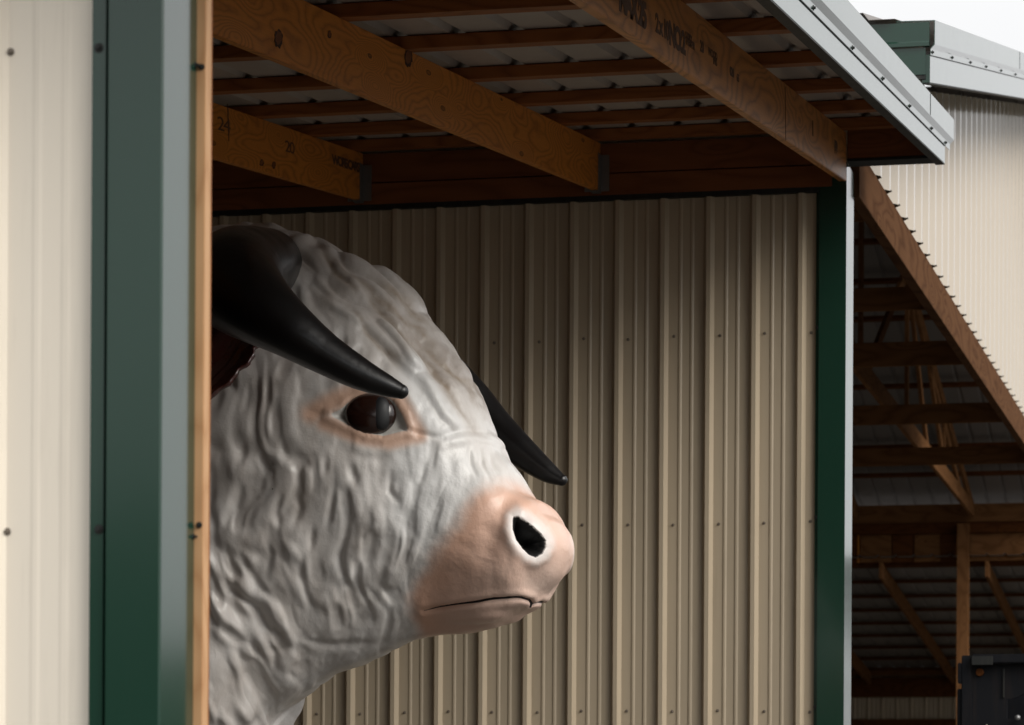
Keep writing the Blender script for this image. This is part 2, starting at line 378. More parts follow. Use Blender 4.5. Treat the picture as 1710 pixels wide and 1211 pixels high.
def bull_displace(P, cl):
    u, v, lat = bull_fields(P, cl)
    N = grid_normals(P)
    l3 = lat * 9
    wx = vnoise(u / 80, v / 80, l3 * .5, 11) * 22; wy = vnoise(u / 80, v / 80, l3 * .5, 12) * 22
    U = u + wx; V = v + wy
    pk = poly_sd(u, v, PINK); al = poly_sd(u, v, ALMOND); no = poly_sd(u, v, NOSTRIL)
    # region weights
    w_m = sstep(50, -30, pk)                                     # muzzle
    fl = (u - 430) * .72 - (v - 380) * .70                       # forehead side: above the horn-eye-nose line
    line = v - (470 + (u - 500) * .93)
    w_f = sstep(30, -40, line) * sstep(880, 800, u)
    w_n = (1 - w_f) * (1 - w_m)
    calm = sstep(10, 60, al) * sstep(0, 40, np.hypot(u - 760, v - 690) - 40)
    # folds of the cheek and neck
    wB = sstep(880, 990, v) * sstep(580, 440, u)
    def folds(deg, k):
        an = math.radians(deg); x1 = U * math.cos(an) - V * math.sin(an); y1 = U * math.sin(an) + V * math.cos(an)
        f1 = vnoise(x1 / 17, y1 / 38, l3 * .5, 1 + k); f2 = np.abs(vnoise(x1 / 12 + 7, y1 / 38, l3, 2 + k)) ** .85
        f6 = np.abs(vnoise(x1 / 30 + 5, y1 / 80, l3, 6 + k)) ** .8
        f1 = np.tanh(f1 * 1.8)
        return .0190 * f1 * (.65 + .35 * vnoise(U / 60, V / 60, l3, 9)) + .009 * (f6 - .4)
    f3 = vnoise(U / 38, V / 46, l3, 3)
    wC = sstep(620, 760, u)
    neck = .60 * (folds(4, 0) * (1 - wC) + folds(-14, 0) * wC) * (1 - wB) + folds(34, 50) * wB + .009 * f3
    # locks of the forehead
    a2 = math.radians(-44)
    x2 = U * math.cos(a2) - V * math.sin(a2); y2 = U * math.sin(a2) + V * math.cos(a2)
    # x2 runs down the face, y2 across it
    g1 = np.abs(vnoise(x2 / 110, y2 / 19, l3 * .5, 21)); g2 = np.abs(vnoise(x2 / 60, y2 / 13, l3, 22)); g3 = vnoise(U / 34, V / 34, l3, 23)
    g4 = vnoise(x2 / 90, y2 / 42, l3 * .5, 24)
    fore = .021 * (g1 - .4) + .007 * (g2 - .4) + .016 * g3 * sstep(620, 500, u - .3 * (v - 400)) + .015 * g4 + .006 * g3
    muz = .005 * vnoise(U / 42, V / 42, l3, 31) + .0004 * vnoise(U / 14, V / 14, l3, 32)
    fade = .45 + .55 * sstep(800, 640, u)
    neck = neck * (.4 + .6 * sstep(.04, .24, np.abs(lat)))
    d = w_n * neck * fade + w_f * fore + w_m * muz
    d *= .18 + .82 * calm
    pole = sstep(0, 46, np.hypot(u - 955, (v - 915) * .7))
    d = d + .0009 * vnoise(u / 9, v / 9, l3 * 3, 41) * (1 - .6 * w_m) + .0002 * vnoise(u / 4.5, v / 4.5, l3 * 6, 42)
    body_fade = sstep(-2.2, -1.5, (P - BM) @ BF)
    d *= .35 + .65 * body_fade
    near_tip = sstep(957, 935, u)
    def g(x, s): return np.exp(-(x / s) ** 2)
    def stroke(pts, wd, amp, taper=True):
        dd, tt = seg_dist(u, v, pts)
        k = np.sin(np.pi * np.clip(tt, .03, .97)) ** .5 if taper else 1
        return amp * g(dd, wd) * k
    side = sstep(.02, .10, np.abs(lat))
    # eye: hollow, lids, brow and tear ridge
    d = d - .020 * g(np.hypot((u - 615) * .8, v - 690), 80) * side
    d = d + stroke([(540, 655), (580, 636), (620, 622), (665, 640), (700, 690), (735, 722)], 20, .020) * side
    lid = np.where(al < 0, 0, 1) * g(al - 6, 7) * .010 + g(al, 3.0) * .004
    d = d + lid * side
    d = d - np.where(al < 0, .016 * sstep(0, -9, al), 0) * side
    d = d - stroke([(676, 716), (705, 724), (740, 732)], 4, .008) - stroke([(550, 692), (530, 690), (508, 684)], 4, .006)
    d = d + stroke([(560, 735), (620, 752), (690, 742)], 12, .006) * side
    d = d - stroke([(560, 750), (630, 768), (700, 755)], 8, .003) * side
    # frontal bone edge and nose bridge
    for pts in LOCKS[4:]: d = d - stroke(pts, 5, .006) + stroke([(a + 9, b - 8) for a, b in pts], 7, .005)
    d = d + stroke([(640, 540), (690, 610), (735, 680), (765, 722)], 16, .014)
    d = d - stroke([(665, 530), (720, 600), (765, 670), (790, 712)], 13, .013)
    d = d - stroke([(600, 470), (660, 540), (700, 580), (745, 640)], 7, .010)
    d = d - stroke([(690, 545), (740, 600), (790, 650)], 6, .010)
    d = d - stroke([(560, 430), (640, 500), (700, 545)], 9, .009)
    d = d - stroke([(735, 728), (780, 716), (822, 722)], 7, .008)
    d = d + stroke([(740, 742), (785, 733), (830, 742)], 9, .006)
    for pts in ([(800, 742), (806, 775), (818, 800)], [(815, 745), (822, 772), (836, 795)], [(784, 745), (788, 775), (796, 796)]):
        d = d - stroke(pts, 4, .006)
    # cheek folds that can be told apart in the photograph
    for pts, wd, am in (
        ([(405, 800), (392, 850), (372, 880)], 9, -.016), ([(352, 790), (350, 850), (362, 910)], 9, -.014),
        ([(352, 955), (390, 990), (430, 1020), (470, 1062)], 8, -.018), ([(400, 930), (430, 975), (470, 1015)], 7, -.015),
        ([(420, 1010), (440, 1045), (462, 1062)], 7, -.014), ([(470, 830), (460, 860), (466, 880)], 6, -.014), ([(492, 820), (500, 850), (488, 880)], 7, -.011),
        ([(556, 815), (552, 850), (545, 880)], 6, -.012), ([(582, 860), (574, 900), (566, 930), (572, 960), (590, 1000)], 7, -.014),
        ([(522, 885), (518, 915)], 6, -.012), ([(505, 930), (502, 960), (510, 990), (525, 1020)], 6, -.010), ([(652, 790), (650, 820), (664, 838)], 6, -.010),
        ([(630, 870), (610, 905), (585, 935)], 9, .010), ([(710, 770), (706, 792), (700, 806)], 6, -.008), ([(500, 1066), (560, 1078), (628, 1072)], 7, -.010),
        ([(355, 1005), (380, 1040), (420, 1068)], 7, .010), ([(448, 1075), (460, 1095), (458, 1118)], 6, -.010), ([(585, 775), (596, 810)], 7, -.009), ([(405, 740), (400, 775)], 8, -.012),
        ([(470, 740), (478, 775)], 7, -.010), ([(545, 760), (540, 800)], 7, -.009), ([(640, 940), (632, 985), (600, 1030)], 9, -.008), ([(440, 880), (452, 925), (445, 960)], 7, -.011)):
        d = d + stroke(pts, wd, am)
    # muzzle: crest above the nostril, nostril rim and hole, cheek of the muzzle, mouth and chin
    d = d + stroke([(800, 838), (840, 828), (880, 846), (918, 872)], 14, .010) * side
    d = d - stroke([(812, 868), (822, 900), (812, 935)], 16, .012) * side
    d = d + np.where(no > 0, g(no - 9, 10) * .009, 0) * side
    d = d - (.085 * sstep(1, -15, no)) * side
    dm, tm = seg_dist(u, v, MOUTH)
    d = d - .012 * g(dm, 3.2) * sstep(-.02, .12, tm) + .004 * g(dm - 9, 7)
    d = d + stroke([(745, 1035), (800, 1030), (860, 1024)], 10, .008) - stroke([(730, 1048), (800, 1046), (850, 1040)], 5, .004)
    d = d - stroke([(700, 985), (745, 960), (790, 960)], 18, .004)
    d = d * pole
    Q = P + N * d[..., None]
    return Q, u, v, lat, pk, al, no, dm
# ------------------------------------------------------------------ ground
def ground():
    V = [(-400, -100, 0), (400, -100, 0), (400, 700, 0), (-400, 700, 0)]
    o = add_mesh('ground', V, [(0, 1, 2, 3)], M_GROUND); tag(o, kind='structure'); return o
ground()
def blocker_woods(a0, a1, R0, H0, label, seed):  # unseen tree belts added to block low sky light and darken reflections
    rg = random.Random(seed); V = []; Fc = []; n = 420
    a0, a1 = math.radians(a0), math.radians(a1)
    prof = ((0, 0), (0, .45), (2.5, .8), (6, 1.0), (14, .9), (16, 0))
    for i in range(n + 1):
        a = a0 + (a1 - a0) * i / n
        h = H0 + 2.2 * math.sin(a * 9) * math.sin(a * 23 + 1) + rg.uniform(-1.2, 1.2)
        for (dr, f) in prof:
            r = R0 + dr + rg.uniform(-1.2, 1.2) * (f > 0)
            V.append((r * math.sin(a), r * math.cos(a) + 8, h * f + (rg.uniform(-.6, .6) if 0 < f < 1 else 0)))
    m = len(prof)
    for i in range(n):
        for j in range(m - 1): Fc.append((i * m + j, (i + 1) * m + j, (i + 1) * m + j + 1, i * m + j + 1))
    mt, nt, b = new_mat('blocker_foliage'); g = N(nt, 'ShaderNodeTexCoord').outputs['Object']
    nt.links.new(ramp(nt, noise(nt, g, .7, 6, .7), [(.3, (.012, .02, .008)), (.7, (.05, .075, .03))]), b.inputs['Base Color']); b.inputs['Roughness'].default_value = 1
    o = add_mesh('far_blocker_woods', V, Fc, mt); tag(o, label, 'blocker_woods', kind='stuff')
blocker_woods(118, 300, 72, 10.5, 'unseen dark belt of trees added behind the camera to block low sky light', 8)
blocker_woods(14, 116, 110, 9.0, 'unseen lower belt of trees added right of the barn to darken low reflections', 5)
# ------------------------------------------------------------------ the shed
XE = -1.919          # plane of the open end
YW = 15.8; YF = 6.05
SL = .1205
def RB(y): return 4.872 + SL * (y - 15.7)       # underside of the rafters
shed = empty('open_shed', (-6, 11, 0), 'cream steel shed with green trim and open end showing timber rafters over the bull', 'shed')
# back wall
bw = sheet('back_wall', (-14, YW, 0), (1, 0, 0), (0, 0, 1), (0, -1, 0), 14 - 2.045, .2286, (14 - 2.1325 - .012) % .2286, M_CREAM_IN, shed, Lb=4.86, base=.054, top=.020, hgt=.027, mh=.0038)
rng = random.Random(3)
for k in range(16):
    for z in (4.148, 3.221, 2.291):
        x = -2.0905 - k * .2286
        screw((x + rng.uniform(-.004, .004), YW - .0006, z + rng.uniform(-.006, .006)), (0, -1, 0), bw)
# corner and head trim of the back wall
box('corner_trim', -2.054, XE, YW - .030, YW + .27, 0, 4.975, M_GREEN, shed, .0015)
box('corner_trim', -2.068, -2.0545, YW - .020, YW - .001, 0, 4.855, M_GREEN, shed, .001)
box('head_trim', -14, -2.0545, YW - .034, YW - .0005, 4.832, 4.862, M_BLACK, shed, .001)
for z in (4.17, 3.24, 2.31): screw((-2.061, YW - .0205, z), (0, -1, 0), shed, SCREWG)
wo_ = box('exterior_wall', -14, -2.0545, YW + .10, YW + .14, 0, 5.2, M_CREAM, shed)
# header boards over the wall
hb = board('header_board', (-14, YW - .020, 4.915), (-1.99, YW - .020, 4.909), .038, .105, M_HEADER, shed)
board('header_board', (-14, YW - .0205, 5.045), (-1.99, YW - .0205, 5.040), .037, .145, M_HEADER, shed)
board('outlook_board', (XE + .002, YW - .01, 5.095), (-1.50, YW - .01, 5.095), .038, .21, M_HEADER, shed)
box('soffit_trim', XE + .001, -1.47, YW - .032, YW + .1, 4.975, 4.988, M_BLACK, shed, .001)
# rafters
def rafter(x, mat, y0=5.7, y1=15.756, hanger=True):
    r = board('rafter', (x - .0195, y0, RB(y0) + .1175), (x - .0195, y1, RB(y1) + .1175), .038, .235, mat, shed)
    if hanger:
        bm = bmesh.new()
        for s in (-1, 1):
            box_bm(bm, x - .0195 + s * .0205 - .0009, x - .0195 + s * .0205 + .0009, y1 - .075, y1 - .002, RB(y1) - .012, RB(y1) + .175)
            xx = (x - .0195 + s * .0215, x - .0195 + s * .062)
            box_bm(bm, min(xx), max(xx), y1 - .0045, y1 - .002, RB(y1) - .005, RB(y1) + .175)
            for q in range(5):
                zc = RB(y1) + .02 + q * .032
                for w2 in (.035, .052):
                    xa = x - .0195 + s * w2
                    box_bm(bm, xa - .004, xa + .004, y1 - .008, y1 - .0045, zc - .004, zc + .004)
        box_bm(bm, x - .041, x + .002, y1 - .075, y1 - .002, RB(y1) - .0155, RB(y1) - .0125)
        bm_obj('joist_hanger', bm, M_STEEL, r, bevel=0)
    return r
RAF = []
for i in range(9):
    x = XE - 1.2215 * i
    RAF.append(rafter(x, M_RAFTER_W if i == 0 else M_RAFTER, hanger=i > 0, y0=5.7))
RAF[0]['label'] = 'weathered end rafter with black stamped lettering'
RAF[2]['label'] = 'rafter with pencilled numbers'
# purlins on the rafters
PY = []
for v in (218, 188, 151, 104, 46):
    lo, hi = 8., 16.
    for _ in range(40):
        y = (lo + hi) / 2; z = RB(y) + .235 + .046
        q = np.array([-.19 * y, y, z]) - CAM0
        # follow the ray of u = 994
        d = ray(994, v); p = CAM0 + d * (y / d[1])
        if p[2] > z: hi = y
        else: lo = y
    PY.append(y)
step = (PY[0] - PY[4]) / 4
PY[0] = min(PY[0], 15.55)
print('PURLINS', PY)
while PY[-1] - step > 5.7: PY.append(PY[-1] - step)
for y in PY:
    z = RB(y) + .235 + .0245
    board('purlin', (-14, y + .044, z + SL * .044), (-1.505, y + .044, z + SL * .044), .125, .048, M_PURLIN, shed, upv=(0, -SL, 1))
# roof sheet
yA = 5.4
sheet('roof_sheet', (-14, yA, RB(yA) + .288), (1, 0, 0), Vector((0, 1, SL)), (0, 0, 1), 14 - 1.47, .2286, .09, M_SHEET, shed, Lb=10.72, base=.060, top=.026, hgt=.024, minor=False)
# rake fascia at the open end (profile x, z) and its screws
def rake(parent, xf, y0, y1, zf, drop, bandlo, bandhi, ext, screws, joints):
    zb = lambda y: zf(y)
    o1 = extrude_profile('fascia', [(0, 0), (0, bandlo), (-.038, bandlo), (-.038, 0)], (xf, y0, zb(y0)), (xf, y1, zb(y1)), M_GREEN, parent)
    e = ext; h = bandlo
    # lapped strip, out-turned slope and the upper band
    o2 = extrude_profile('rake_trim', [(.0008, h - .004), (.0022, h - .004), (.0030, h + .026), (.022, h + .046), (.022, h + .050 + bandhi), (-.16, h + .054 + bandhi), (-.16, h + .048 + bandhi), (.018, h + .046 + bandhi), (.018, h + .050), (.0008, h + .030)],
                         (xf, y0, zb(y0)), (xf, y1 + e, zb(y1 + e)), M_GREEN, parent)
    o3 = extrude_profile('trim_lap', [(.0023, h - .006), (.0040, h - .006), (.0040, h - .002), (.0023, h - .002)], (xf, y0, zb(y0)), (xf, y1, zb(y1)), M_BLACK, parent)
    extrude_profile('fascia_shade_strip', [(-.001, -.001), (-.001, -.006), (-.044, -.006), (-.044, -.001)], (xf, y0, zb(y0)), (xf, y1, zb(y1)), M_BLACK, parent)  # black strip puts the shade of the trim's underside into colour
    for y in screws: screw((xf + .003, y, zb(y) + h + .012), (1, 0, 0), o2, SCREWG)
    for y in joints:
        extrude_profile('trim_joint', [(.0221, h + .048), (.0236, h + .048), (.0236, h + .048 + bandhi), (.0221, h + .048 + bandhi)], (xf, y, zb(y)), (xf, y + .006, zb(y + .006)), M_BLACK, o2)
XF = -1.458
zf = lambda y: 4.984 + .1217 * (y - 15.95)
sc_y = [onX(u, v, XF)[1] for (u, v) in ((1356.8, 20.5), (1422.4, 84), (1472.9, 134), (1517.8, 179), (1554.5, 216), (1578, 238))]
st = sc_y[1] - sc_y[0]
sc_y += [sc_y[0] - st * k for k in range(1, 6)]
rake(shed, XF, 5.3, 15.95, zf, 0, .090, .098, .245, sc_y, [onX(1556.5, 200, XF + .03)[1]])
# front wall with corner trim and pine edge
fw_x = onY(150, 600, YF)[0]
front = sheet('front_wall', (-14, YF, 0), (1, 0, 0), (0, 0, 1), (0, -1, 0), 14 + fw_x + .004, .2286, (14 + fw_x + .032) % .2286 , M_CREAM, shed, hi=lambda s: RB(YF) + .26, thick=.001, mh=.0012)
for (u, v) in ((18, 87), (12, 888)):
    p = onY(u, v, YF); screw((p[0], YF - .0006, p[2]), (0, -1, 0), front, SCREWF); screw((p[0], YF - .0006, p[2] - .95 * (1 if v > 500 else 2)), (0, -1, 0), front, SCREWF)
    for k in range(1, 5): screw((p[0] - .2286 * k, YF - .0006, p[2]), (0, -1, 0), front, SCREWF)
xa = onY(151, 600, YF - .022)[0]; xb = onY(176, 600, YF - .022)[0]; xc = onY(270, 600, YF - .030)[0]
ztop = RB(YF) + .1
# one folded trim: flange, groove, broad face, return into the opening
pts = [(xa, YF - .021), (xb - .003, YF - .021), (xb - .001, YF - .010), (xb + .003, YF - .010), (xb + .006, YF - .030), (xc - .004, YF - .030), (xc, YF - .026), (xc, YF + .175), (xc - .004, YF + .179), (xc - .02, YF + .179), (xc - .02, YF - .005), (xa, YF - .005)]
V = [(x, y, 0) for x, y in pts] + [(x, y, ztop) for x, y in pts]; n = len(pts)
ct = add_mesh('front_corner_trim', V, [(i, (i + 1) % n, n + (i + 1) % n, n + i) for i in range(n)] + [tuple(range(n)), tuple(range(n, 2 * n))[::-1]], M_GREEN, shed); fixn(ct)
for (u, v) in ((165, 80), (165, 884)):
    p = onY(u, v, YF - .022); screw((p[0], YF - .0212, p[2]), (0, -1, 0), ct, SCREWG)
yb = YF + .180
x0 = xc - .02
x1 = onY(340.5, 600, yb)[0]
pine = board('door_stop_board', ((x0 + x1) / 2, yb + .019, 0), ((x0 + x1) / 2, yb + .019, ztop), x1 - x0, .038, M_PINE, shed, upv=(0, -1, 0), bevel=.0015)
pine['label'] = 'bright pine edge board of the opening'
for (u, v) in ((343, 112), (333, 877)):
    p = onY(u - 3, v, yb); screw((x1 - .008, yb - .0003, p[2]), (0, -1, 0), pine, NAIL)
for (u, v) in ((323, 105), (319, 895)):
    p = onX(u - 2, v, xc); screw((xc + .0005, YF + .168, p[2]), (1, 0, 0), ct, NAIL)
# posts, beam and inner faces that the frame hides
board('post', (-2.19, 6.40, 0), (-2.19, 6.40, RB(6.4)), .14, .14, M_PURLIN, shed, upv=(0, -1, 0))
for x in (-5.8, -9.4, -13.0):
    board('post', (x, 6.40, 0), (x, 6.40, RB(6.4)), .14, .14, M_PURLIN, shed, upv=(0, -1, 0))
board('eave_beam', (-14, 6.53, RB(6.53) - .12), (-1.99, 6.53, RB(6.53) - .12), .04, .235, M_HEADER, shed)
for z in (.6, 1.53, 2.45, 3.38):
    board('girt', (-14, YF + .06, z), (-2.30, YF + .06, z), .038, .089, M_PURLIN, shed)
sheet('end_wall', (-13.98, YF, 0), (0, 1, 0), (0, 0, 1), (-1, 0, 0), YW - YF, .2286, .05, M_BOUNCE_CUT, shed, lo=lambda s: 0, hi=lambda s: RB(YF + s) + .26)  # unseen wall, given a dark colour to cut bounced light
box('bounce_cut_lining', -13.9, -2.32, YF + .085, YF + .10, 0, RB(YF) + .05, M_BOUNCE_CUT, shed)  # unseen dark lining added to cut light bouncing off the front wall
# lettering on the rafters
def m_ink():
    m, nt, b = new_mat('stamp_ink'); b.inputs['Base Color'].default_value = (.12, .055, .025, 1); b.inputs['Roughness'].default_value = .8; return m
M_INK = m_ink()
def on_rafter(i, u, v, tilt=None):
    x = XE - 1.2215 * i; p = onX(u, v, x)
    a = math.atan(SL) if tilt is None else tilt
    ex = Vector((0, math.cos(a), math.sin(a))); ez = Vector((1, 0, 0)); ey = ez.cross(ex)
    return Matrix(((ex.x, ey.x, ez.x, x + .0006), (ex.y, ey.y, ez.y, p[1]), (ex.z, ey.z, ez.z, p[2]), (0, 0, 0, 1)))
def stretched(m, f): return m @ Matrix.Diagonal((f, 1, 1, 1))
R2 = RAF[2]
text_mesh('pencil_mark', '24', .085, stretched(on_rafter(2, 374, 210), 2.6), M_INK, R2, .8)
text_mesh('pencil_mark', '20', .075, stretched(on_rafter(2, 484, 247), 2.4), M_INK, R2, .8)
text_mesh('stamp', 'WORE-CARS', .062, stretched(on_rafter(2, 578, 274), 1.75), M_INK, R2, .72, .003)
box_ = lambda i, u, v, l, h: board('pencil_mark', on_rafter(i, u, v) @ Vector((0, -h / 2, 0)), on_rafter(i, u, v) @ Vector((0, h / 2, 0)), .0012, l, M_INK, RAF[i], upv=(0, 1, SL), bevel=0)
box_(2, 381, 205, .012, .16); box_(0, 1311.5, 190, .014, .225)
R0 = RAF[0]
for s, u, v, sz, sp, bo in (('MAX 25', 1057, 14, .11, .8, .006), ('2 x 10', 1106, 47, .085, .8, .003), ('NO.2', 1131, 66, .105, .85, .005), ('S-DRY', 1150, 63, .036, .9, .001), ('HEM-FIR', 1153, 74, .036, .9, .001),
                             ('20', 1172, 79, .055, 1, .002), ('WOOD', 1190, 91, .040, 1, .001), ('INS', 1194, 103, .040, 1, .001), ('020', 1222, 121, .045, 1, .002), ('65', 1232, 131, .040, 1, .001),
                             ('II', 1357, 216, .10, .8, .0), ('BB', 1396, 248, .085, .7, .004)):
    text_mesh('stamp', s, sz, stretched(on_rafter(0, u, v), 1.5), M_INK, R0, sp, bo)

def knot(i, u, v, a, b, seed):
    rg = random.Random(seed); n = 28; V = []; Fc = []
    wob = [1 + rg.uniform(-.14, .14) for _ in range(n)]
    for k in range(n):
        q = 2 * math.pi * k / n
        for f in (1.0 * wob[k], (.74 + .12 * math.sin(q)) * wob[(k + 3) % n]): V.append((math.cos(q) * a * f, math.sin(q) * b * f + .15 * a * math.cos(q), 0))
    for k in range(n): Fc.append((2 * k, 2 * ((k + 1) % n), 2 * ((k + 1) % n) + 1, 2 * k + 1))
    nf = len(Fc); Fc.append(tuple(2 * k + 1 for k in range(n)))
    o = add_mesh('knot', V, Fc, None, RAF[i], on_rafter(i, u, v), mats=[M_KNOT, M_HEADER], fm=[0] * nf + [1])
    md = o.modifiers.new('t', 'SOLIDIFY'); md.thickness = .0006; md.offset = 1
M_KNOT = painted('knot_bark', (.045, .016, .006), .8)
knot(1, 465, 65, .048, .030, 1); knot(1, 550, 58, .022, .014, 2); knot(1, 682, 97, .060, .034, 3); knot(2, 437, 272, .035, .014, 4); knot(2, 457, 276, .03, .016, 5)
# ------------------------------------------------------------------ the taller barn behind the shed
barn = empty('pole_barn', (-6, 24, 0), 'taller cream barn beyond the shed with open gable end and timber trusses inside', 'barn')
XB = -1.93
ga = onX(1440, 275, XB); gb = onX(1710, 705, XB)
gs = (gb[2] - ga[2]) / (gb[1] - ga[1])
def hz(y): return ga[2] + gs * (y - ga[1]) + .01
ra = onX(1553.5, 34, XF); rb = onX(1710, 91, XF)
rs = (rb[2] - ra[2]) / (rb[1] - ra[1])
print('BARN', ga, gb, gs, ra, rb, rs)
RY = ra[1]
def rz(y): return ra[2] + rs * (y - RY)          # top of the rake
RID = 28.8
# gable wall in corrugated steel
y0 = 15.95; y1 = 33.5
ystripe = onX(1474.6, 350, XB)[1]; pit = (onX(1687, 350, XB)[1] - ystripe) / 22
print('pitch', pit, ystripe)
top = lambda s: min(rz(y0 + s), rz(RID) * 2 - rz(y0 + s) if y0 + s > RID else 99) - .25
sheet('gable_wall', (XB, y0, 0), (0, 1, 0), (0, 0, 1), (1, 0, 0), y1 - y0, pit, (ystripe - y0 - pit * .28) % pit, M_CREAM_B, barn, lo=lambda s: hz(y0 + s), hi=top, base=pit * .55, top=pit * .12, hgt=.050, minor=False)
# header over the opening, small drips of the sheet edge on it
board('header_board', (XB + .002, 16.12, hz(16.12) - .125), (XB + .002, 33, hz(33) - .125), .06, .24, M_BARNWOOD, barn)
yy = ystripe - pit * .25
while yy < 30:
    board('sheet_end', (XB + .0405, yy, hz(yy) + .004), (XB + .058, yy, hz(yy) + .004), .022, .006, M_BLACK, barn, bevel=0); yy += pit
# rake trims
bf = lambda y: rz(y) - .290
sy = [onX(u, v, XF)[1] for (u, v) in ((1556, 84), (1589, 95), (1619.6, 102.5), (1646, 111.7), (1671, 118), (1695, 124))]
rake(barn, XF, RY, RID, bf, 0, .130, .110, 0, sy + [sy[-1] + (sy[-1] - sy[0]) / 5 * k for k in range(1, 4)], [onX(1697, 100, XF)[1]])
# roofs
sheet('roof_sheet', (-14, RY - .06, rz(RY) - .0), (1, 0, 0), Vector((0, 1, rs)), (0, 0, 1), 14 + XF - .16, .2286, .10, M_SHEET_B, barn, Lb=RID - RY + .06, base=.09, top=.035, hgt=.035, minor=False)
ROOF_N = lambda y: rz(RID) - .2 - rs * (y - RID)
# eave fascia of the near side
eg = [(0, -.14), (.012, -.14), (.012, -.128), (.030, -.125), (.030, -.035), (.0, -.01)]
def xprof(name, pts, x0, x1, y, z, mat, parent):
    n = len(pts); V = [(x0, y - a, z + b) for a, b in pts] + [(x1, y - a, z + b) for a, b in pts]
    o = add_mesh(name, V, [(i, (i + 1) % n, n + (i + 1) % n, n + i) for i in range(n)] + [tuple(range(n)), tuple(range(n, 2 * n))], mat, parent); fixn(o); return o
ze = ra[2]
xprof('eave_trim', [(0, -.125), (.030, -.125), (.030, -.108), (.022, -.100), (.022, -.012), (.0, -.012)], -14, XF - .002, RY, ze, M_GREEN, barn)
xprof('eave_fascia', [(0, -.255), (.012, -.255), (.012, -.128), (.0, -.128)], -14, XF - .020, RY, ze, M_GREEN, barn)
xprof('eave_soffit', [(0, -.275), (.008, -.275), (.008, -.257), (.0, -.257)], -14, XF - .020, RY, ze, M_BLACK, barn)
box('eave_soffit', -14, XF - .04, RY + .001, 15.94, ze - .275, ze - .265, M_CREAM_IN, barn)
sheet('side_wall', (-14, 15.945, 4.9), (1, 0, 0), (0, 0, 1), (0, -1, 0), 14 + XB, .2286, .1, M_CREAM, barn, Lb=ze - 4.9 - .2)
# far slope seen from inside: sheet, purlins
YE = 41.0
far_plane = lambda y: 6.0 + .19 * (YE - y)
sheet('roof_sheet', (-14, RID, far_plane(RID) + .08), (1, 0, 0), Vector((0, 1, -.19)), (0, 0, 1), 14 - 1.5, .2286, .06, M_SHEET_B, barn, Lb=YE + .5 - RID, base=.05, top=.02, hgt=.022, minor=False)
def y_on_far(v, u=1540):
    lo, hi = 17., 43.
    for _ in range(40):
        y = (lo + hi) / 2; d = ray(u, v); p = CAM0 + d * (y / d[1])
        if p[2] > far_plane(y): hi = y
        else: lo = y
    return y
for v in (330, 397, 464, 527, 590, 641, 690, 743, 790):
    y = y_on_far(v); board('purlin', (-14, y, far_plane(y) - .02), (-1.55, y, far_plane(y) - .02), .089, .038, M_BARNRED, barn, upv=(0, .19, 1))
# level braces between the trusses
for v, h in ((340, .19), (497, .13), (588, .135), (688, .11), (758, .10)):
    q = onX(1428 + (v - 272) / 1.5816, v, XB); y, zt = q[1], q[2]
    board('brace', (-14, y, zt), (XB - .055, y, zt), .038, h * y / 22 * 1.2, M_BARNIN, barn)
# trusses
def truss(x):
    z = 5.90; yb = YE - .12; m = M_BARNIN
    zt = lambda y: (far_plane(y) if y > RID else far_plane(2 * RID - y)) - .12
    tr = board('truss', (x, 16.4, z), (x, yb, z), .045, .18, m, barn)
    board('chord', (x, RID, zt(RID)), (x, yb, zt(yb)), .038, .14, m, tr); board('chord', (x, RID, zt(RID)), (x, 16.6, zt(16.6)), .038, .14, m, tr)
    for ya, yb in ((28.7, 28.7), (32.7, 32.7), (36.8, 36.8), (29.2, 32.6), (34.8, 32.8), (38.9, 32.9), (36.9, 34.6), (28.2, 24.6), (24.6, 24.6), (20.8, 24.4)):
        board('web', (x, ya, z + .05), (x, yb, zt(yb) - .02), .038, .11, m, tr, upv=(0, 1, .01))
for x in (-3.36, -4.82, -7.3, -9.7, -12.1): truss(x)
# far eave: plate, beam, blocking, posts
d = lambda v, Y: onY(1560, v, Y)[2]
board('top_plate', (-14, YE, d(858, YE)), (-1.6, YE, d(858, YE)), .10, d(843, YE) - d(873, YE), M_BARNIN, barn)
board('top_plate', (-14, YE + .03, d(882, YE)), (-1.6, YE + .03, d(882, YE)), .06, d(874, YE) - d(891, YE), M_BARNRED, barn)
z0, z1 = d(938, YE + .1), d(892, YE + .1)
for (u0, u1, m) in ((1420, 1430, M_BARNRED), (1432, 1435, M_RAFTER), (1437, 1489, M_BARNIN), (1491, 1525, M_BARNRED), (1527, 1570, M_BARNIN), (1571, 1596, M_BARNRED), (1620, 1760, M_BARNIN)):
    xa_, xb_ = onY(u0, 915, YE + .1)[0], onY(u1, 915, YE + .1)[0]
    board('beam_block', (xa_, YE + .1, (z0 + z1) / 2), (xb_, YE + .1, (z0 + z1) / 2), .04, z1 - z0, m, barn)
board('eave_beam', (-14, YE + .16, (z0 + z1) / 2), (-1.6, YE + .16, (z0 + z1) / 2), .04, z1 - z0 - .02, M_BARNRED, barn)
xp = onY(1608, 1000, YE - .1)[0]
for k in range(4):
    board('post', (xp - 3.66 * k, YE - .1, 0), (xp - 3.66 * k, YE - .1, d(876, YE - .1)), .145, .145, M_BARNIN, barn, upv=(0, -1, 0))
